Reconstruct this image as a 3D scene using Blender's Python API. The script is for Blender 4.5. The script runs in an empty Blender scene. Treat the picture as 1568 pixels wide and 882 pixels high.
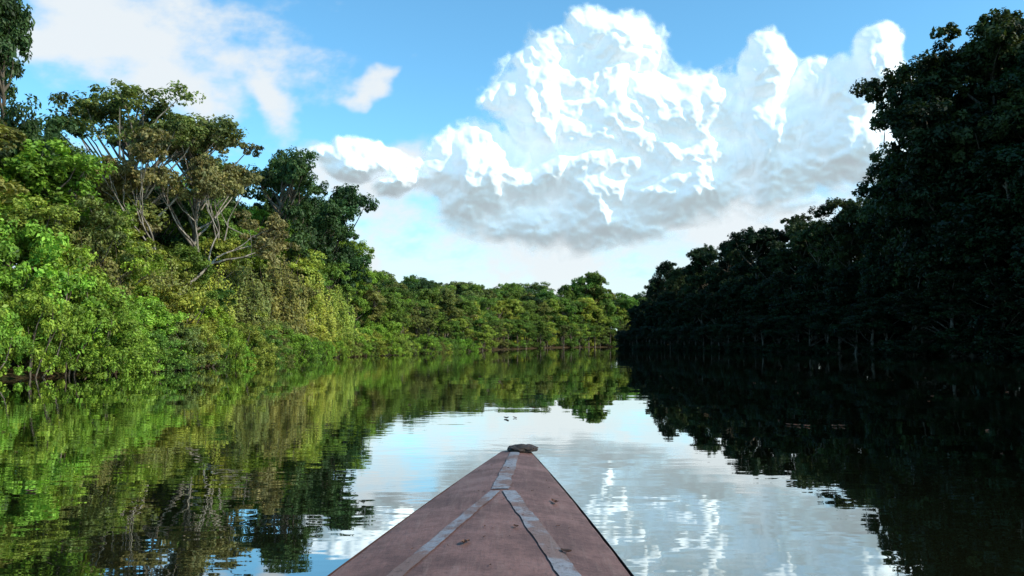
import bpy, math, random, bmesh
import numpy as np
from mathutils import Vector, noise as mn

random.seed(7)
rng = np.random.default_rng(11)
scene = bpy.context.scene
scene.view_settings.view_transform = 'Standard'
scene.view_settings.look = 'None'
scene.view_settings.exposure = 0
COL = scene.collection

class NT:
    def __init__(s, nt): s.nt = nt
    def node(s, t, **kw):
        n = s.nt.nodes.new(t)
        for k, v in kw.items(): setattr(n, k, v)
        return n
    def link(s, a, b): s.nt.links.new(a, b)
    def put(s, sock, v):
        if isinstance(v, bpy.types.NodeSocket): s.link(v, sock)
        else: sock.default_value = v
    def M(s, op, a, b=None, c=None, clamp=False):
        n = s.node('ShaderNodeMath', operation=op, use_clamp=clamp)
        s.put(n.inputs[0], a)
        if b is not None: s.put(n.inputs[1], b)
        if c is not None: s.put(n.inputs[2], c)
        return n.outputs[0]
    def noise(s, vec, scale, detail=4, rough=0.5, out=0, dist=0.0, dim='3D'):
        n = s.node('ShaderNodeTexNoise', noise_dimensions=dim)
        if vec is not None: s.link(vec, n.inputs['Vector'])
        n.inputs['Scale'].default_value = scale
        n.inputs['Detail'].default_value = detail
        n.inputs['Roughness'].default_value = rough
        n.inputs['Distortion'].default_value = dist
        return n.outputs[out]
    def ramp(s, v, a, b, lo=0.0, hi=1.0, smooth=True):
        n = s.node('ShaderNodeMapRange')
        n.interpolation_type = 'SMOOTHSTEP' if smooth else 'LINEAR'
        s.put(n.inputs[0], v)
        n.inputs[1].default_value = a; n.inputs[2].default_value = b
        n.inputs[3].default_value = lo; n.inputs[4].default_value = hi
        return n.outputs[0]
    def mix(s, f, a, b, blend='MIX'):
        n = s.node('ShaderNodeMix', data_type='RGBA', blend_type=blend)
        s.put(n.inputs[0], f)
        s.put(n.inputs[6], a if isinstance(a, bpy.types.NodeSocket) else (*a, 1))
        s.put(n.inputs[7], b if isinstance(b, bpy.types.NodeSocket) else (*b, 1))
        return n.outputs[2]

def new_mat(name):
    m = bpy.data.materials.new(name); m.use_nodes = True
    nt = m.node_tree; nt.nodes.clear()
    h = NT(nt); out = h.node('ShaderNodeOutputMaterial')
    return m, h, out

# ------------------------------------------------------------------ camera
cam_d = bpy.data.cameras.new("camera"); cam = bpy.data.objects.new("camera", cam_d)
COL.objects.link(cam); scene.camera = cam
cam.location = (0, 0, 1.3)
cam.rotation_euler = (math.radians(90 + 3.97), 0, 0)
cam_d.lens = 28.12; cam_d.sensor_width = 36; cam_d.clip_end = 12000; cam_d.clip_start = 0.05

# ------------------------------------------------------------------ sun + sky
SUN_AZ = math.radians(112)
SUN_EL = math.radians(36)
sd = Vector((math.sin(SUN_AZ)*math.cos(SUN_EL), math.cos(SUN_AZ)*math.cos(SUN_EL), math.sin(SUN_EL)))
sl = bpy.data.lights.new("sun", 'SUN'); sl.energy = 4.8; sl.angle = math.radians(0.5); sl.color = (1, .94, .82)
so = bpy.data.objects.new("sun", sl); COL.objects.link(so)
so.rotation_euler = sd.to_track_quat('Z', 'Y').to_euler(); so.location = (60, -10, 60)

w = bpy.data.worlds.new("World"); scene.world = w; w.use_nodes = True
w.node_tree.nodes.clear(); W = NT(w.node_tree)
sky = W.node('ShaderNodeTexSky'); sky.sky_type = 'NISHITA'; sky.sun_disc = False
sky.sun_elevation = SUN_EL; sky.sun_rotation = SUN_AZ
sky.air_density = 1.0; sky.dust_density = .4; sky.ozone_density = 1.2
skc = W.mix(1.0, sky.outputs[0], (1.3, 2.3, 2.5), 'MULTIPLY')
bg = W.node('ShaderNodeBackground'); W.link(skc, bg.inputs[0]); bg.inputs[1].default_value = .10
wo = W.node('ShaderNodeOutputWorld'); W.link(bg.outputs[0], wo.inputs[0])

# ---- clouds: surfaces kilometres away; cumulus is sun-lit relief plus glow, thin cloud only glows
def perlin(x, y, seed):
    r = np.random.default_rng(seed); th = r.uniform(0, 2*np.pi, (256, 256))
    xi = np.floor(x).astype(int); yi = np.floor(y).astype(int); fx = x-xi; fy = y-yi
    def g(ix, iy, dx, dy):
        t = th[ix & 255, iy & 255]; return np.cos(t)*dx+np.sin(t)*dy
    u = fx*fx*fx*(fx*(fx*6-15)+10); v = fy*fy*fy*(fy*(fy*6-15)+10)
    a = g(xi, yi, fx, fy); b = g(xi+1, yi, fx-1, fy); c = g(xi, yi+1, fx, fy-1); d = g(xi+1, yi+1, fx-1, fy-1)
    return (a*(1-u)+b*u)*(1-v)+(c*(1-u)+d*u)*v
def fbm(x, y, sc, octv, seed, rough=.5):
    s = 0; a = 1; t = 0
    for i in range(octv): s = s+a*perlin(x*sc, y*sc, seed+i); t += a; a *= rough; sc *= 2.03
    return s/t*1.5
def puff(x, y, sc, seed, soft_k=10.0):
    """smoothly blended round bumps"""
    r = np.random.default_rng(seed); jx = r.random((256, 256)); jy = r.random((256, 256)); rr = r.uniform(.7, 1.05, (256, 256))
    x = x*sc; y = y*sc; xi = np.floor(x).astype(int); yi = np.floor(y).astype(int); acc = np.zeros_like(x)
    for dx in (-1, 0, 1):
        for dy in (-1, 0, 1):
            ix, iy = xi+dx, yi+dy; k = (ix & 255, iy & 255)
            d2 = ((x-ix-jx[k])**2+(y-iy-jy[k])**2)/rr[k]**2
            acc += np.exp(soft_k*(np.clip(1-d2, 0, 1)**.8))
    return np.log(acc/9)/soft_k*1.35
def blur(Z, n):
    for _ in range(n):
        Q = np.pad(Z, 1, mode='edge')
        Z = (Q[:-2, 1:-1]+Q[2:, 1:-1]+Q[1:-1, :-2]+Q[1:-1, 2:]+4*Q[1:-1, 1:-1])/8
    return Z
def sstep(x, a, b):
    t = np.clip((x-a)/(b-a), 0, 1); return t*t*(3-2*t)
def ang(x, y, rx, ry):
    a = math.atan((x-784)/1225); c = math.cos(a)
    return (a, (526-y)/1225*c, rx/1225*c*c, ry/1225*c)
def efield(A, S, ells, k=9.0):
    acc = np.zeros_like(A)
    for (cx, cy, rx, ry) in ells:
        q = 1-((A-cx)/rx)**2-((S-cy)/ry)**2
        acc += np.exp(k*np.clip(q, -4, 1))
    return np.log(acc+1e-9)/k
cumulus = [ang(*t) for t in [
    (925, 105, 86, 96), (942, 48, 50, 46), (840, 150, 88, 96), (990, 210, 185, 110), (735, 255, 84, 60),
    (850, 295, 205, 68), (1150, 215, 170, 88), (1290, 175, 105, 88), (1358, 95, 44, 68), (1180, 115, 42, 56),
    (1075, 165, 95, 62), (870, 335, 160, 52), (1320, 215, 80, 50), (548, 240, 64, 36), (598, 285, 30, 24),
    (1060, 290, 200, 56)]]
basee = [ang(*t) for t in [(715, 305, 120, 42), (850, 345, 190, 48), (860, 285, 120, 30), (1010, 315, 110, 22), (560, 275, 60, 8)]]
soft = [ang(*t) for t in [
    (210, 40, 270, 82), (60, 30, 150, 60), (390, 140, 44, 66), (260, 130, 70, 60), (570, 112, 34, 18), (560, 260, 100, 50),
    (1010, 345, 280, 95), (800, 400, 340, 66), (620, 350, 130, 45), (1150, 290, 190, 80), (1330, 200, 110, 70)]]
def sky_sheet(name, a0, a1, s0, s1, na, ns, fields, mat):
    A, S = np.meshgrid(np.linspace(a0, a1, na), np.linspace(s0, s1, ns))
    D, alpha = fields(A, S)
    v = np.stack([np.sin(A)*D, np.cos(A)*D, S*D+1.3], -1).reshape(-1, 3).astype(np.float32)
    al = alpha.ravel()
    i = (np.arange(ns-1)[:, None]*na+np.arange(na-1)[None, :]).ravel()
    f = np.stack([i, i+1, i+1+na, i+na], -1)
    f = f[(al[f].max(1) > .004)]
    used = np.unique(f); re = np.full(len(v), -1); re[used] = np.arange(len(used)); f = re[f].astype(np.int32); v = v[used]; al = al[used]
    me = bpy.data.meshes.new(name); me.vertices.add(len(v)); me.vertices.foreach_set('co', v.ravel())
    me.loops.add(f.size); me.loops.foreach_set('vertex_index', f.ravel()); me.polygons.add(len(f))
    me.polygons.foreach_set('loop_start', np.arange(len(f), dtype=np.int32)*4)
    me.update(calc_edges=True); me.shade_smooth()
    at = me.attributes.new('cloud_cover', 'FLOAT', 'POINT'); at.data.foreach_set('value', al.astype(np.float32))
    me.materials.append(mat); ob = bpy.data.objects.new(name, me); COL.objects.link(ob)
    return ob
def cloud_mat(name, diff, emi, dscale):
    m, h, o = new_mat(name)
    a = h.node('ShaderNodeAttribute', attribute_name='cloud_cover')
    e_ = h.node('ShaderNodeEmission'); e_.inputs[0].default_value = (*emi, 1)  # even glow stands in for light scattered inside the cloud
    last = e_.outputs[0]
    if diff:
        d = h.node('ShaderNodeBsdfDiffuse'); d.inputs[0].default_value = (diff, diff, diff, 1)
        ad = h.node('ShaderNodeAddShader'); h.link(d.outputs[0], ad.inputs[0]); h.link(last, ad.inputs[1]); last = ad.outputs[0]
    t = h.node('ShaderNodeBsdfTransparent'); mx = h.node('ShaderNodeMixShader')
    h.link(h.M('MULTIPLY', a.outputs['Fac'], dscale), mx.inputs[0]); h.link(t.outputs[0], mx.inputs[1]); h.link(last, mx.inputs[2]); h.link(mx.outputs[0], o.inputs[0])
    m.cycles.emission_sampling = 'NONE'
    return m
def f_cum(A, S):
    wx = fbm(A, S, 11, 4, 5)*.026; wy = fbm(A, S, 11, 4, 15)*.022
    a, s = A+wx, S+wy
    e = efield(a, s, cumulus)
    p1 = puff(a, s, 11, 31); p2 = puff(a+wx, s, 24, 32); p3 = puff(a, s+wy, 52, 33); p4 = puff(a+wy, s, 110, 35)
    fine = fbm(A, S, 26, 6, 51, .6)
    h = e+.50*(p1-.55)+.32*(p2-.55)+.16*(p3-.55)+.07*(p4-.5)+.5*fine+.08
    # crisp tops, dissolving base
    al = blur(sstep(h, -.20, .30+.75*sstep(.24-S, 0, .12)), 1)
    rel = 110*np.clip(e+.2, 0, 1.1)+60*p1+40*p2+17*p3+6*p4+24*fine
    be = efield(a+.6*wx, s+.6*wy, basee, 5.0)
    mb = sstep(be, -.8, .8)
    rel += mb*((S-.19)*3000*.42+(A)*3000*.06)-10*mb
    rel = blur(rel, 6)
    return 3000-rel, al
def f_soft(A, S):
    a = A+fbm(A, S, 6, 5, 71)*.09; s = S+fbm(A, S, 6, 5, 81)*.07
    e = efield(a, s, soft, 4.0)
    n = fbm(A*.8, S*1.3, 9, 8, 91, .62)
    al = sstep(e+n*2.6, -.95, 1.1)*.95
    n2 = fbm(A, S*3.0, 13, 6, 101, .6)
    low = sstep(.20-S+.16*n2, -.01, .13)*.78
    off = sstep(fbm(A, S*1.5, 3, 6, 95, .55), .05, .5)*sstep(np.abs(A), .62, .85)
    al = np.maximum(np.maximum(al, low), off*.85)*sstep(S, .0, .03)*sstep(1.45-np.abs(A), 0, .2)*sstep(.62-S, 0, .1)
    return 4200+0*A, al
sky_sheet("cumulus_cloud", -.62, .62, .06, .47, 1240, 430, f_cum, cloud_mat("cloud", .72, (.35, .415, .475), 1.0))
sky_sheet("high_cloud", -1.45, 1.45, .0, .62, 1500, 340, f_soft, cloud_mat("thin_cloud", 0, (.86, .91, .94), 1.0))

# ------------------------------------------------------------------ materials
leafm, L, o = new_mat("foliage")
oi = L.node('ShaderNodeObjectInfo')
at = L.node('ShaderNodeAttribute', attribute_name='tint')
aw = L.node('ShaderNodeAttribute', attribute_name='warm')
val = L.M('MULTIPLY_ADD', at.outputs['Fac'], 1.5, .25)
vc = L.node('ShaderNodeCombineXYZ')
for i in range(3): L.link(val, vc.inputs[i])
col = L.mix(1.0, oi.outputs['Color'], vc.outputs[0], 'MULTIPLY')
warmc = L.mix(1.0, col, (1.5, 1.15, .8), 'MULTIPLY')
col = L.mix(aw.outputs['Fac'], col, warmc)
pb = L.node('ShaderNodeBsdfPrincipled'); L.link(col, pb.inputs['Base Color'])
pb.inputs['Roughness'].default_value = .5; pb.inputs['Specular IOR Level'].default_value = .2
tr = L.node('ShaderNodeBsdfTranslucent'); L.link(L.mix(1.0, col, (1.3, 1.35, .6), 'MULTIPLY'), tr.inputs[0])
mx = L.node('ShaderNodeMixShader'); mx.inputs[0].default_value = .28
L.link(pb.outputs[0], mx.inputs[1]); L.link(tr.outputs[0], mx.inputs[2]); L.link(mx.outputs[0], o.inputs[0])

def bark(name, a, b):
    m, h, o = new_mat(name)
    t = h.node('ShaderNodeTexCoord')
    mp = h.node('ShaderNodeMapping'); mp.inputs['Scale'].default_value = (1, 1, .25); h.link(t.outputs['Object'], mp.inputs[0])
    n = h.noise(mp.outputs[0], 6, 3, .65)
    c = h.mix(h.ramp(n, .35, .65), a, b)
    pb = h.node('ShaderNodeBsdfDiffuse'); h.link(c, pb.inputs[0])
    h.link(pb.outputs[0], o.inputs[0]); return m
bark_m = bark("bark", (.06, .045, .03), (.16, .13, .10))
bark_pale = bark("pale_bark", (.13, .105, .08), (.30, .26, .21))

wm, h, o = new_mat("river_water")
g = h.node('ShaderNodeNewGeometry')
mp = h.node('ShaderNodeMapping'); mp.inputs['Scale'].default_value = (.5, 1.0, 1.0); h.link(g.outputs['Position'], mp.inputs[0])
n1 = h.noise(mp.outputs[0], .55, 2, .5, dim='2D')
n2 = h.noise(mp.outputs[0], 3.2, 2, .5, dim='2D')
patch = h.ramp(h.noise(g.outputs['Position'], .06, 2, .5, dim='2D'), .42, .62, .12, 1.0)
hh = h.M('ADD', h.M('MULTIPLY', n1, .0035), h.M('MULTIPLY', h.M('MULTIPLY', n2, .0016), patch))
bp = h.node('ShaderNodeBump'); bp.inputs['Distance'].default_value = 1.0
h.link(hh, bp.inputs['Height'])
fr = h.node('ShaderNodeFresnel'); fr.inputs[0].default_value = 1.33; h.link(bp.outputs[0], fr.inputs['Normal'])
fac = h.ramp(fr.outputs[0], 0, .48, .22, .96, smooth=False)
gl = h.node('ShaderNodeBsdfGlossy'); gl.inputs['Roughness'].default_value = .012; gl.inputs['Color'].default_value = (.94, .96, .94, 1)
h.link(bp.outputs[0], gl.inputs['Normal'])
df = h.node('ShaderNodeBsdfDiffuse'); df.inputs[0].default_value = (.008, .009, .004, 1)
mx = h.node('ShaderNodeMixShader'); h.link(fac, mx.inputs[0]); h.link(df.outputs[0], mx.inputs[1]); h.link(gl.outputs[0], mx.inputs[2])
h.link(mx.outputs[0], o.inputs[0])

gm, h, o = new_mat("forest_floor")
g = h.node('ShaderNodeNewGeometry')
n = h.noise(g.outputs['Position'], .9, 5, .65); n2 = h.noise(g.outputs['Position'], 9, 4, .7)
c = h.mix(h.ramp(n, .38, .62), (.08, .045, .025), (.03, .038, .015))
c = h.mix(h.ramp(n2, .5, .75), c, (.12, .075, .045))
pb = h.node('ShaderNodeBsdfDiffuse'); h.link(c, pb.inputs[0])
h.link(pb.outputs[0], o.inputs[0])

# ------------------------------------------------------------------ river outline, ground, water
left_poly = [(-30, -160), (-24, -60), (-20, 0), (-19, 20), (-18.7, 29), (-17.2, 41), (-18, 59), (-14.8, 83), (-9.5, 120), (0, 180), (12, 240), (30, 285), (70, 312), (160, 322), (420, 330)]
right_poly = [(62, -160), (60, -60), (55, 30), (48, 75), (42, 111), (35, 150), (28, 200), (34, 232), (60, 250), (160, 262), (420, 270)]
river = np.array(left_poly + right_poly[::-1], float)
def river_sd(px, py):
    n = len(river); d2 = np.full(px.shape, 1e18); inside = np.zeros(px.shape, bool)
    for i in range(n):
        ax, ay = river[i]; bx, by = river[(i+1) % n]
        ex, ey = bx-ax, by-ay
        t = np.clip(((px-ax)*ex+(py-ay)*ey)/(ex*ex+ey*ey), 0, 1)
        d2 = np.minimum(d2, (px-ax-t*ex)**2+(py-ay-t*ey)**2)
        if ey != 0:
            c = ((ay > py) != (by > py)) & (px < (bx-ax)*(py-ay)/ey+ax)
            inside ^= c
    d = np.sqrt(d2); return np.where(inside, -d, d)
def ground_h(px, py):
    d = river_sd(px, py)
    wob = .5*np.sin(px*.9+py*.37)+.5*np.sin(py*.71-px*.23)
    d = d + .35*wob
    out = .35*(1-np.exp(-np.maximum(d, 0)/1.5)) + .035*np.clip(d, 0, 60) + .06*wob*np.clip(d/3, 0, 1)
    return np.where(d > 0, out, np.maximum(d*.45, -2.5))
def grid_mesh(name, xs, ys, zf, mat):
    XX, YY = np.meshgrid(xs, ys); ZZ = zf(XX, YY)
    v = np.stack([XX, YY, ZZ], -1).reshape(-1, 3)
    nx, ny = len(xs), len(ys)
    i = (np.arange(ny-1)[:, None]*nx+np.arange(nx-1)[None, :]).ravel()
    f = np.stack([i, i+1, i+1+nx, i+nx], -1)
    me = bpy.data.meshes.new(name); me.from_pydata(v.tolist(), [], f.tolist())
    me.materials.append(mat); me.shade_smooth()
    ob = bpy.data.objects.new(name, me); COL.objects.link(ob); return ob
xs = np.concatenate([[-4000, -1500, -600, -300, -160, -100, -70, -50], np.arange(-40, 75, 1.2), [80, 90, 110, 140, 200, 300, 420, 600, 1500, 4000]])
ys = np.concatenate([[-4000, -1500, -500, -200, -100, -60, -30], np.arange(-15, 130, 1.5), np.arange(131, 345, 3), [360, 400, 500, 700, 1500, 4000]])
grid_mesh("ground", xs, ys, ground_h, gm)
wxs = np.array([-600, -100, 0, 100, 600.]); wys = np.array([-400, 0, 200, 400, 700.])
grid_mesh("river_water", wxs, wys, lambda a, b: a*0.0, wm)

# ------------------------------------------------------------------ plants
class Plant:
    def __init__(s): s.v = []; s.f = []; s.t = []; s.w = []; s.m = []; s.n = 0
    def leaves(s, P, N, length, width, tint, warm):
        k = len(P)
        if k == 0: return
        N = N/np.linalg.norm(N, axis=1, keepdims=True)
        r = rng.normal(size=(k, 3)); T = np.cross(N, r); T /= np.linalg.norm(T, axis=1, keepdims=True)+1e-9
        B = np.cross(N, T)
        sz = rng.uniform(.6, 1.35, size=(k, 1))
        l = length*sz; wd = width*sz
        a = P+T*l*.5-N*l*.12; c = P-T*l*.5-N*l*.05
        b = P+B*wd*.5+T*l*.06; d = P-B*wd*.5+T*l*.06
        V = np.stack([a, b, c, d], 1).reshape(-1, 3)
        F = (np.arange(k*4)+s.n).reshape(-1, 4)
        s.v.append(V); s.f.append(F); s.n += k*4
        s.t.append(np.repeat(tint, 4)); s.w.append(np.repeat(warm, 4)); s.m.append(np.zeros(k, int))
    def tube(s, pts, rad, sides=6):
        pts = np.array(pts, float); k = len(pts)
        rings = []
        for i in range(k):
            d = pts[min(i+1, k-1)]-pts[max(i-1, 0)]; d /= np.linalg.norm(d)+1e-9
            u = np.cross(d, [0.3, 1, .1]); u /= np.linalg.norm(u)+1e-9; vv = np.cross(d, u)
            a = np.arange(sides)*2*math.pi/sides
            rings.append(pts[i]+rad[i]*(np.cos(a)[:, None]*u+np.sin(a)[:, None]*vv))
        V = np.concatenate(rings)
        F = []
        for i in range(k-1):
            for j in range(sides):
                j2 = (j+1) % sides
                F.append([i*sides+j, i*sides+j2, (i+1)*sides+j2, (i+1)*sides+j])
        s.v.append(V); s.f.append(np.array(F)+s.n); s.n += len(V)
        s.t.append(np.full(len(V), .5)); s.w.append(np.zeros(len(V))); s.m.append(np.ones(len(F), int))
    def mesh(s, name, barkm):
        v = np.concatenate(s.v).astype(np.float32); f = np.concatenate(s.f).astype(np.int32); m = np.concatenate(s.m).astype(np.int32)
        me = bpy.data.meshes.new(name)
        me.vertices.add(len(v)); me.vertices.foreach_set('co', v.ravel())
        me.loops.add(f.size); me.loops.foreach_set('vertex_index', f.ravel())
        me.polygons.add(len(f)); me.polygons.foreach_set('loop_start', np.arange(len(f), dtype=np.int32)*4)
        me.materials.append(leafm); me.materials.append(barkm)
        me.polygons.foreach_set('material_index', m)
        me.update(calc_edges=True)
        for nm, arr in (('tint', s.t), ('warm', s.w)):
            a = me.attributes.new(nm, 'FLOAT', 'POINT'); a.data.foreach_set('value', np.concatenate(arr).astype(np.float32))
        return me

def clump(pl, c, R, flat, nsub, nleaf, ll, lw, tint, warm, droop=0.0):
    for _ in range(nsub):
        d = rng.normal(size=3); d[2] = abs(d[2])*1.0-.45*rng.random(); d /= np.linalg.norm(d)
        sc = c+d*np.array([R, R, R*flat])*rng.uniform(.5, 1.0)
        sr = R*rng.uniform(.28, .5)
        k = int(nleaf*rng.uniform(.6, 1.3))
        dd = rng.normal(size=(k, 3)); dd /= np.linalg.norm(dd, axis=1, keepdims=True)
        rr = rng.uniform(.35, 1.0, size=(k, 1))**.6
        off = dd*rr*np.array([sr, sr, sr*(.3+flat*.6)])
        off[:, 2] -= droop*rng.random(k)*sr*2
        Pn = dd*.55+np.array([0, 0, .55])+rng.normal(size=(k, 3))*.45+d*.3
        t0 = np.clip(tint+rng.normal()*.1, 0, 1)
        pl.leaves(sc+off, Pn, ll, lw, np.clip(t0+rng.normal(size=k)*.13, 0, 1), np.clip(warm+rng.normal()*.12+rng.normal(size=k)*.12, 0, 1))

def limb(pl, a, b, r0, r1, bend=.15, n=5, sides=5):
    a = np.array(a); b = np.array(b); L_ = np.linalg.norm(b-a)
    off = rng.normal(size=3)*bend*L_; off[2] = -abs(off[2])*.5
    pts = []; rad = []
    for i in range(n):
        t = i/(n-1); pts.append(a*(1-t)+b*t+off*4*t*(1-t)*.5+rng.normal(size=3)*.015*L_*(0 < i < n-1)); rad.append(r0*(1-t)+r1*t)
    pl.tube(pts, rad, sides); return pts

def tree(name, H, R, cb, nclump, cr, nsub, nleaf, ll, kind='round', barkm=bark_m, trunk_r=.22, warm=.2, showlimbs=.6, lean=0, flat=.6):
    pl = Plant()
    top = np.array([lean*H+rng.normal()*.3, rng.normal()*.3, H*.86])
    tp = []; tr_ = []
    for i in range(7):
        t = i/6; tp.append(np.array([top[0]*t**1.4, top[1]*t, top[2]*t])+rng.normal(size=3)*[.12, .12, 0]*(i > 0)*H*.03); tr_.append(trunk_r*(1.35-.35*min(1, t*8))*(1-t*.8))
    pl.tube(tp, tr_, 8)
    def tpt(z):
        t = np.clip(z/top[2], 0, 1)*6; i = int(min(5, t)); return tp[i]*(1-(t-i))+tp[i+1]*(t-i)
    nl = max(4, nclump//7); lobes = []
    for i in range(nl):
        a = i*2.4+rng.random(); zz = rng.uniform(0, 1)
        if kind == 'umbrella': z = H*(cb+(1-cb)*(.45+.5*zz)); rad = R*rng.uniform(.25, .85)
        elif kind == 'wall': z = H*(.05+.9*zz); rad = R*(1-.55*zz)*rng.uniform(.3, .8)
        else:
            z = H*(cb+(1-cb)*(.08+.86*zz)); rad = R*math.sqrt(max(.05, 1-(1.7*zz-.75)**2))*rng.uniform(.35, .8)
        lobes.append((np.array([math.cos(a)*rad+tpt(z)[0], math.sin(a)*rad+tpt(z)[1], z]), rng.uniform(.3, .48)*R))
    lobes.append((top+np.array([0, 0, H*.05]), .36*R))
    for i in range(nclump):
        lc, lr = lobes[i % len(lobes)]
        d = rng.normal(size=3); d /= np.linalg.norm(d); d[2] = d[2]*(.4+flat*.5)+.15
        c = lc+d*lr*rng.uniform(.55, 1.05); c[2] = min(c[2], H)
        c[2] = max(c[2], .3)
        clump(pl, c, cr*rng.uniform(.7, 1.25), flat, nsub, nleaf, ll, ll*.55, rng.uniform(.2, .85), warm)
        if rng.random() < showlimbs:
            z0 = max(H*cb*.55, c[2]-np.linalg.norm(c[:2])*rng.uniform(.7, 1.2)-.3); z0 = min(z0, top[2]*.97)
            limb(pl, tpt(z0), c, trunk_r*.35, trunk_r*.08)
    return pl.mesh(name, barkm)

def shrub(name, H, R, n, cr, nsub, nleaf, ll, warm):
    pl = Plant()
    for i in range(7):
        a = rng.random()*6.28; b = [math.cos(a)*R*.6, math.sin(a)*R*.6, H*rng.uniform(.5, .85)]
        limb(pl, [math.cos(a)*.2, math.sin(a)*.2, -.4], b, .06, .015)
    for i in range(n):
        zz = rng.random()**.85; a = rng.random()*6.28
        rad = R*math.sqrt(max(.03, 1-zz**2))*rng.uniform(.55, 1.05)
        c = np.array([math.cos(a)*rad, math.sin(a)*rad, .2+zz*H*.9*rng.uniform(.85, 1.08)])
        clump(pl, c, cr*rng.uniform(.7, 1.3), .6, nsub, nleaf, ll, ll*.5, rng.uniform(.2, .85), warm, droop=.5)
    return pl.mesh(name, bark_m)

def vines(name, Wd, H):
    pl = Plant()
    for s_ in range(70):
        x = rng.uniform(-Wd/2, Wd/2); y0 = rng.uniform(-.8, .8); top = H*rng.uniform(.45, 1)*(1-.35*abs(x/(Wd/2))**2); bot = max(0, top-H*rng.uniform(.3, .8))
        t0 = rng.uniform(.3, .8); w0 = rng.uniform(.1, .7)
        k = int((top-bot)*rng.uniform(26, 42)); z = rng.uniform(bot, top, size=k)
        ph = rng.random()*6
        P_ = np.stack([x+.25*np.sin(z*.9+ph)+rng.normal(size=k)*.14, y0-(H-z)*.10+.2*np.sin(z*1.3+ph)+rng.normal(size=k)*.14, z], 1)
        N_ = np.stack([rng.normal(size=k)*.5, -.7+rng.normal(size=k)*.4, .5+rng.normal(size=k)*.4], 1)
        pl.leaves(P_, N_, .20, .12, np.clip(t0+rng.normal(size=k)*.14, 0, 1), np.clip(w0+rng.normal(size=k)*.12, 0, 1))
        pl.tube([[x, y0, top], [x+.1, y0-(top-bot)*.05, (top+bot)/2], [x, y0-(top-bot)*.1, bot]], [.015, .012, .01], 4)
    return pl.mesh(name, bark_m)

def sparse(name, H):
    pl = Plant()
    def grow(a, d, ln, r, lev):
        b = a+d*ln
        pts = limb(pl, a, b, r, r*.62, .08, 5, 6 if lev < 2 else 4)
        if lev >= 5:
            for q in (pts[-1], pts[2]):
                clump(pl, q, .6, .5, 4, 30, .19, .10, rng.uniform(.3, .8), .4)
            return
        for i in range(2 if rng.random() < .55 else 3):
            nd = d*.9+rng.normal(size=3)*.42; nd[2] += .12; nd /= np.linalg.norm(nd)
            grow(b, nd, ln*rng.uniform(.68, .85), r*.62, lev+1)
    grow(np.zeros(3), np.array([.05, 0, 1.0]), H*.30, .17, 0)
    return pl.mesh(name, bark_pale)

T_round = [tree(f"crown_round_{i}", 10, 3.2, .28, 60, .85, 7, 58, .20, 'round', warm=.2, flat=[.6, .85, .7, .9][i]) for i in range(4)]
T_wall = [tree(f"crown_full_{i}", 10, 3.4, .02, 75, .9, 7, 52, .21, 'wall', warm=.25, flat=.8) for i in range(3)]
T_umb = [tree(f"crown_umbrella_{i}", 12, 4.2, .62, 46, .85, 7, 52, .19, 'umbrella', barkm=bark_pale, warm=.2, showlimbs=.95) for i in range(3)]
T_big = [tree(f"crown_big_{i}", 26, 7.0, .18, 150, 1.5, 9, 52, .42, 'round', trunk_r=.45, warm=.15, showlimbs=.3, flat=.95) for i in range(4)]
T_bigw = [tree(f"crown_bigfull_{i}", 20, 6.2, .0, 140, 1.4, 8, 48, .42, 'wall', trunk_r=.4, warm=.15, showlimbs=.2, flat=.95) for i in range(2)]
T_shrub = [shrub(f"shrub_{i}", 3.6, 2.4, 60, .55, 6, 42, .15, .2) for i in range(4)]
T_vine = [vines(f"vines_{i}", 5, 8) for i in range(2)]
T_sparse = [sparse(f"open_tree_{i}", 10) for i in range(2)]

def inst(me, name, x, y, H, baseH, col, parent=None, wf=1.0, rz=None, z=None, jit=.15):
    ob = bpy.data.objects.new(name, me); COL.objects.link(ob)
    s = H/baseH; ws = s*wf*random.uniform(.92, 1.1)
    ob.scale = (ws, ws*random.uniform(.93, 1.07), s)
    if z is None: z = max(-.3, float(ground_h(np.array([x]), np.array([y]))[0])-.1)
    ob.location = (x, y, z); ob.rotation_euler = (random.uniform(-.04, .04), random.uniform(-.04, .04), random.uniform(0, 6.28) if rz is None else rz)
    j = [random.uniform(1-jit, 1+jit) for _ in range(2)]
    ob.color = (col[0]*j[0]*j[1], col[1]*j[0], col[2]*j[0], 1)
    if parent: ob.parent = parent
    return ob
def empty(name):
    e_ = bpy.data.objects.new(name, None); COL.objects.link(e_); return e_
def walk(poly, step, ymin, ymax, side):
    out = []; carry = 0
    for (a, b) in zip(poly[:-1], poly[1:]):
        ax, ay = a; bx, by = b; L_ = math.hypot(bx-ax, by-ay); ux, uy = (bx-ax)/L_, (by-ay)/L_
        t = carry
        while t < L_:
            x, y = ax+ux*t, ay+uy*t
            nx_, ny_ = (-uy, ux) if side < 0 else (uy, -ux)
            if ymin <= y <= ymax: out.append((x, y, nx_, ny_))
            t += step
        carry = t-L_
    return out
R_ = random.uniform
BRIGHT = (.17, .28, .035); YEL = (.235, .29, .05); MID = (.105, .18, .032); OLIVE = (.145, .17, .048); BROWN = (.165, .155, .065); DARK = (.04, .08, .026)
RSHADE = (.015, .030, .011); RTOP = (.036, .055, .018)  # right-bank leaves: shade of the bank put into the colour, second tone for sunlit tops
def HL(y): return float(np.interp(y, [20, 41, 48, 64, 80, 88, 97, 112, 160, 205, 250, 290], [15, 15, 14.5, 15, 18.5, 17, 13.5, 10.5, 12.5, 14.5, 16.5, 21]))

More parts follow.
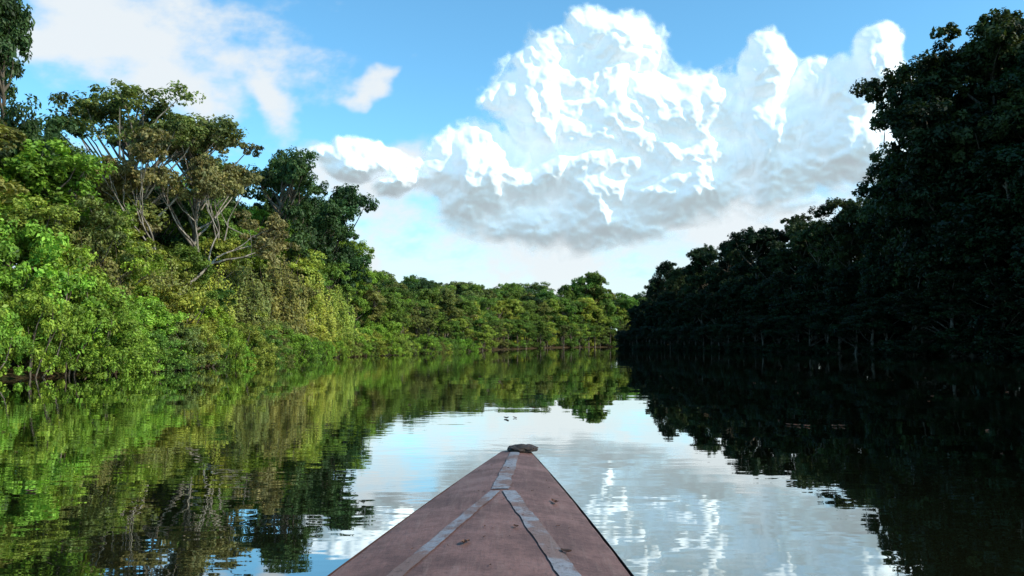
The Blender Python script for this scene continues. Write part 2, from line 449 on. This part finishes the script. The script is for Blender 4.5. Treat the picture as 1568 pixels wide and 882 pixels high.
shr = empty("riverbank_shrubs"); fst = empty("rainforest"); far = empty("distant_forest"); vn = empty("hanging_vines")
for (x, y, nx_, ny_) in walk(left_poly, 2.1, 18, 135, -1):
    for off, sc in ((-.1, .62), (2.0, 1.0)):
        if y > 95 and off > 1: continue
        ox = off+R_(-.5, .6)
        c = BRIGHT if y < 37 else random.choice([BRIGHT, YEL, MID, OLIVE, BRIGHT])
        Hh = (R_(2.4, 4.4) if y > 38 else R_(4.2, 6.0))*sc
        inst(random.choice(T_shrub), "shrub", x+nx_*ox, y+ny_*ox+R_(-.5, .5), Hh, 3.6, c, shr, wf=R_(.95, 1.25) if y > 38 else R_(.75, .95))
def name_of(T): return {id(T_round): "rainforest_tree", id(T_wall): "leafy_tree", id(T_umb): "umbrella_crowned_tree"}[id(T)]
for row, (off, hf, stp) in enumerate([(3.8, .52, 3.6), (7, .76, 4.0), (11, .98, 4.6), (16.5, 1.0, 6)]):
    for (x, y, nx_, ny_) in walk(left_poly, stp, 16, 130, -1):
        ox = off+R_(-1, 1.2); yy = y+R_(-1.2, 1.2); xx = x+nx_*ox
        Hh = HL(yy)*hf*R_(.82, 1.04)
        if row == 0: T = random.choice([T_wall, T_round]); c = random.choice([MID, YEL, BRIGHT, OLIVE])
        elif row == 1: T = random.choice([T_wall, T_round, T_round]); c = random.choice([MID, BRIGHT, OLIVE, DARK])
        else: T = random.choice([T_round, T_umb, T_wall]); c = random.choice([MID, OLIVE, OLIVE, DARK, MID])
        near = (yy < 70 and row < 3)
        bh = 12 if T is T_umb else 10
        inst(random.choice(T), name_of(T) if near else "tree", xx, yy+ny_*ox, Hh, bh, c, None if near else fst, wf=R_(.95, 1.2) if Hh < 12 else R_(.78, .98))
inst(T_round[1], "rainforest_tree", -26.0, 41.5, 18.0, 10, DARK, wf=.55)
inst(T_umb[0], "umbrella_crowned_tree", -24.5, 52, 17.0, 12, OLIVE, wf=1.0)
inst(T_umb[1], "umbrella_crowned_tree", -22.5, 57, 16.2, 12, BROWN, wf=.9)
inst(T_sparse[0], "pale_limbed_tree", -20.6, 49.5, 12.5, 9.5, BROWN, wf=.9)
inst(T_sparse[1], "pale_limbed_tree", -20.8, 55, 13.0, 9.5, BROWN, wf=.8)
for (x, y, hh) in [(-21.5, 79, 19.2), (-19.5, 84, 17.8), (-20, 91, 16.2), (-22, 72, 18)]:
    inst(random.choice(T_round), "rainforest_tree", x, y, hh, 10, DARK, wf=.72)
for (x, y, hh) in [(-20.2, 46, 6.5), (-20.4, 53, 7.5), (-20.2, 60, 8), (-19.2, 66, 8.5), (-18.2, 72, 8), (-17.4, 79, 7), (-20.6, 39, 7)]:
    inst(random.choice(T_vine), "vines", x, y, hh, 8, random.choice([YEL, YEL, OLIVE]), vn, rz=math.radians(60+R_(-15, 15)))
for off, hf, stp in [(1.0, .45, 4.5), (6, .8, 6), (13, 1, 7), (24, 1.05, 9)]:
    for (x, y, nx_, ny_) in walk(left_poly, stp, 130, 335, -1):
        if x > 120: continue
        ox = off+R_(-1.5, 1.5); Hh = HL(y)*hf*R_(.82, 1.06)
        T = random.choice([T_wall, T_wall, T_round] if hf < .9 else [T_round, T_wall, T_wall])
        c = random.choice([MID, OLIVE, YEL, MID] if hf < .9 else [MID, OLIVE, DARK, MID])
        inst(random.choice(T), "tree", x+nx_*ox, y+ny_*ox, Hh, 10, c, far, wf=R_(1.0, 1.4))
for (x, y, hh) in [(26, 296, 25), (31, 300, 26.5), (20, 292, 21)]:
    inst(random.choice(T_big), "tree", x, y, hh, 26, MID, far, wf=1.0)
def HR(y): return float(np.interp(y, [0, 60, 78, 88, 94, 111, 144, 185, 205, 260], [30, 37, 38.5, 36.5, 30, 26, 23, 22.5, 19, 19]))
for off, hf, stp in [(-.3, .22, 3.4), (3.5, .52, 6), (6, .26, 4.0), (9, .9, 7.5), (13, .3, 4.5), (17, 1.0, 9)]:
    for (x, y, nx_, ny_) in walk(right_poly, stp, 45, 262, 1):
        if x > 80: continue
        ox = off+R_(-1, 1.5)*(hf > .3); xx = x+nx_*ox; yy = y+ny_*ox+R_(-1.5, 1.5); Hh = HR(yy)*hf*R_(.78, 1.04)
        if hf <= .3: inst(random.choice(T_wall), "shrub", xx, yy, max(4.5, Hh), 10, RSHADE, fst, wf=1.7)
        elif hf < .8: inst(random.choice(T_bigw), "tree", xx, yy, Hh, 20, RSHADE, fst, wf=R_(1.0, 1.3))
        else: inst(random.choice(T_big), "tree", xx, yy, Hh, 26, random.choice([RSHADE, RTOP, RTOP]), fst, wf=R_(.75, 1.1))
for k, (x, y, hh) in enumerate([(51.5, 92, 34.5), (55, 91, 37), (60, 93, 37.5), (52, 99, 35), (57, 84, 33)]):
    inst(T_big[k % 4], "rainforest_tree", x, y, hh, 26, RTOP if k % 2 else RSHADE, None, wf=.85)

# ------------------------------------------------------------------ boat
def wood(name, a, b, c3, scale=1.0, gr=.4, sharp=.10, fi=.55):
    m, h, o = new_mat(name)
    t = h.node('ShaderNodeTexCoord')
    mp = h.node('ShaderNodeMapping'); mp.inputs['Scale'].default_value = (14*scale, 1.2*scale, 6); h.link(t.outputs['Object'], mp.inputs[0])
    grain = h.noise(mp.outputs[0], 2.5, 6, .7)
    blot = h.noise(t.outputs['Object'], 3.4, 9, .75); fine = h.noise(t.outputs['Object'], 55, 5, .7)
    c = h.mix(h.ramp(blot, .5-sharp, .5+sharp), a, b)
    c = h.mix(h.M('MULTIPLY', h.ramp(grain, .5, .7), gr), c, c3)
    c = h.mix(h.M('MULTIPLY', h.ramp(fine, .50, .70), fi), c, (.035, .022, .018))
    pb = h.node('ShaderNodeBsdfPrincipled'); h.link(c, pb.inputs['Base Color'])
    h.link(h.ramp(blot, .3, .7, .5, .8), pb.inputs['Roughness'])
    pb.inputs['Specular IOR Level'].default_value = .3
    bp = h.node('ShaderNodeBump'); bp.inputs['Distance'].default_value = .004; bp.inputs['Strength'].default_value = .7
    h.link(h.M('ADD', grain, h.M('MULTIPLY', fine, .6)), bp.inputs['Height']); h.link(bp.outputs[0], pb.inputs['Normal'])
    h.link(pb.outputs[0], o.inputs[0]); return m
deck_m = wood("weathered_red_paint", (.18, .088, .070), (.105, .056, .048), (.22, .14, .115))
hull_m = wood("hull_paint", (.08, .04, .035), (.05, .026, .024), (.12, .08, .07))
inner_m = wood("bare_wood", (.16, .11, .07), (.10, .07, .045), (.24, .18, .12))
strip_m = wood("worn_grey_paint", (.20, .20, .22), (.15, .095, .082), (.19, .16, .155), .6, .5, .05, .6)
dirt_m = wood("dark_wood", (.05, .028, .02), (.03, .02, .015), (.10, .06, .045))

boat = empty("wooden_boat")
def centre(y): return -.098+(y-2.4)*.0473
def halfw(y):
    if y >= 2.4:
        t = (5.0-y)/2.6; return .085+.372*t+.012*math.sin(t*math.pi)
    return .457+.16*(1-math.exp(-(2.4-y)/1.2))*(1.0 if y > -2.5 else max(.7, 1-(-2.5-y)*.15))
def deckz(y): return .604+(y-2.4)*.0129 if y >= 1.2 else .589-.02*min(1, 1.2-y)
def part(name, verts, faces, mat, bevel=0, smooth=False):
    me = bpy.data.meshes.new(name); me.from_pydata([tuple(v) for v in verts], [], faces); me.materials.append(mat); me.update()
    ob = bpy.data.objects.new(name, me); COL.objects.link(ob); ob.parent = boat
    if bevel:
        b = ob.modifiers.new("b", 'BEVEL'); b.width = bevel; b.segments = 2; b.limit_method = 'ANGLE'
    if smooth: me.shade_smooth()
    return ob
def crown(u): return .035*(1-abs(u)**1.6)
Yd = np.linspace(1.0, 5.0, 81); U = np.linspace(-1, 1, 25); v = []; f = []
for y in Yd:
    for u in U:
        wv_ = .004*mn.noise(Vector((u*2, y*2, 0)))+.0015*mn.noise(Vector((u*9, y*7, 3)))
        v.append((centre(y)+u*(halfw(y)+.004*mn.noise(Vector((0, y*5, u)))*(abs(u) > .9)), y, deckz(y)+crown(u)*min(1, halfw(y)/.3)+wv_))
nu = len(U)
for i in range(len(Yd)-1):
    for j in range(nu-1): f.append((i*nu+j, i*nu+j+1, (i+1)*nu+j+1, (i+1)*nu+j))
part("foredeck", v, f, deck_m, smooth=True)
Yh = np.linspace(-5, 5.0, 61); v = []; f = []
prof = [(1.02, 0.0), (1.03, -.05), (1.0, -.055), (.93, -.25), (.80, -.45), (.55, -.66), (.2, -.76), (0, -.78)]
full = [(-a, b) for a, b in prof]+[(a, b) for a, b in prof[::-1][1:]]
npf = len(full)
for y in Yh:
    rise = max(0, (y-3.2)/1.8)**2*.45
    for a, b in full:
        v.append((centre(y)+a*(halfw(y)+.006), y-(-b)*rise*.9, deckz(y)-.004+b*(1-rise)))
for i in range(len(Yh)-1):
    for j in range(npf-1): f.append((i*npf+j, (i+1)*npf+j, (i+1)*npf+j+1, i*npf+j+1))
f.append(tuple(range(npf-1, -1, -1))); f.append(tuple((len(Yh)-1)*npf+k for k in range(npf)))
part("hull", v, f, hull_m)
for sgn, nm in ((-1, "gunwale_port"), (1, "gunwale_starboard")):
    v = []; f = []; Yg = np.linspace(-4.95, 1.0, 30)
    for y in Yg:
        for da, dz in ((.02, .02), (.02, -.03), (-.05, -.03), (-.05, .02)):
            v.append((centre(y)+sgn*(halfw(y)+da), y, deckz(y)+dz))
    for i in range(len(Yg)-1):
        for j in range(4): f.append((i*4+j, i*4+(j+1) % 4, (i+1)*4+(j+1) % 4, (i+1)*4+j))
    f += [(0, 1, 2, 3), tuple((len(Yg)-1)*4+k for k in (3, 2, 1, 0))]
    part(nm, v, f, hull_m)
def box(name, x0, x1, y0, y1, z0, z1, mat):
    v = [(x, y, z) for z in (z0, z1) for y in (y0, y1) for x in (x0, x1)]
    return part(name, v, [(0, 2, 3, 1), (4, 5, 7, 6), (0, 1, 5, 4), (2, 6, 7, 3), (0, 4, 6, 2), (1, 3, 7, 5)], mat, bevel=.006)
box("floorboards", -.45, .25, -4.6, 1.4, 0.02, .05, inner_m)
box("thwart", centre(-.1)-.56, centre(-.1)+.56, -.25, .05, .40, .44, inner_m)
box("thwart_aft", centre(-2)-.56, centre(-2)+.56, -2.15, -1.85, .40, .44, inner_m)
def strip(name, pts, w0, w1):
    v = []; f = []; n = 90
    for i in range(n+1):
        t = i/n; x = pts[0][0]*(1-t)+pts[1][0]*t; y = pts[0][1]*(1-t)+pts[1][1]*t; w_ = (w0*(1-t)+w1*t)
        dx, dy = pts[1][0]-pts[0][0], pts[1][1]-pts[0][1]; l = math.hypot(dx, dy); nx_, ny_ = -dy/l, dx/l
        for s_ in (-1, -.33, .33, 1):
            jw = w_*.5*(s_+.22*mn.noise(Vector((y*6, s_*5, 2)))+.12*mn.noise(Vector((y*27, s_*5, 2))))
            X_, Y_ = x+nx_*jw, y+ny_*jw; u = (X_-centre(Y_))/halfw(Y_)
            v.append((X_, Y_, deckz(Y_)+crown(u)*min(1, halfw(Y_)/.3)+.0045+.004*mn.noise(Vector((u*2, Y_*2, 0)))))
    for i in range(n):
        for j in range(3): f.append((i*4+j, i*4+j+1, (i+1)*4+j+1, (i+1)*4+j))
    part(name, v, f, strip_m)
strip("paint_strip_stem", [(centre(4.85), 4.85), (centre(3.6)-.01, 3.6)], .055, .08)
strip("paint_strip_port", [(centre(3.56)-.03, 3.56), (-.51, 1.6)], .045, .055)
strip("paint_strip_starboard", [(centre(3.56)+.03, 3.56), (.29, 1.6)], .06, .075)
bm = bmesh.new(); bmesh.ops.create_icosphere(bm, subdivisions=4, radius=1)
for q in bm.verts:
    co = q.co.copy(); s_ = 1+.22*mn.noise(co*2.2)+.1*mn.noise(co*6)
    q.co = Vector((co.x*.09*s_+.01, co.y*.10*s_, max(-.6, co.z)*.026*s_))
me = bpy.data.meshes.new("stem_cap"); bm.to_mesh(me); bm.free(); me.materials.append(dirt_m)
ob = bpy.data.objects.new("stem_cap", me); COL.objects.link(ob); ob.parent = boat; ob.location = (centre(5)+.03, 4.95, .658)

dl, h, o = new_mat("dead_leaf"); t = h.node('ShaderNodeTexCoord')
c = h.mix(h.ramp(h.noise(t.outputs['Object'], 12, 4), .4, .6), (.13, .05, .025), (.05, .025, .015))
pb = h.node('ShaderNodeBsdfPrincipled'); h.link(c, pb.inputs['Base Color']); pb.inputs['Roughness'].default_value = .7; h.link(pb.outputs[0], o.inputs[0])
def leafset(name, items):
    v = []; f = []
    for (x, y, z, s_) in items:
        a = random.random()*6.28; b0 = len(v)
        for i in range(6):
            t = i/5; wd = math.sin(t*math.pi)*.28+.03
            for q in (-1, 0, 1):
                lx = (t-.5)*s_; ly = q*wd*s_; lz = abs(q)*.12*s_+.18*s_*(t-.4)**2*2+random.uniform(0, .04)*s_
                v.append((x+lx*math.cos(a)-ly*math.sin(a), y+lx*math.sin(a)+ly*math.cos(a), z+lz))
        for i in range(5):
            for q in range(2): k = b0+i*3+q; f.append((k, k+1, k+4, k+3))
    me = bpy.data.meshes.new(name); me.from_pydata(v, [], f); me.materials.append(dl)
    ob = bpy.data.objects.new(name, me); COL.objects.link(ob)
def dk(px, py, s_):
    dep = .68*1225/(py-526); x = (px-784)/1225*dep
    return (x, dep, deckz(dep)+crown((x-centre(dep))/halfw(dep))+.004, s_)
its = [dk(850, 771, .045), dk(846, 769, .03), dk(712, 836, .04), dk(718, 834, .025), dk(865, 843, .045), dk(790, 812, .03)]
for _ in range(30):
    y = R_(2.2, 4.7); u = R_(-.9, .9); its.append((centre(y)+u*halfw(y), y, deckz(y)+crown(u)*min(1, halfw(y)/.3)+.004, R_(.006, .014)))
leafset("dead_leaves", its)
fl = []
for _ in range(60):
    y = R_(7, 45); x = R_(-12, 25)*min(1, y/18); fl.append((x, y, .002, R_(.03, .09)))
fl += [(4.2+R_(0, 1), 12.5+R_(0, .4), .002, .12) for _ in range(5)]+[(-.1, 14, .002, .15), (.05, 14.1, .002, .1)]
leafset("floating_leaves", fl)
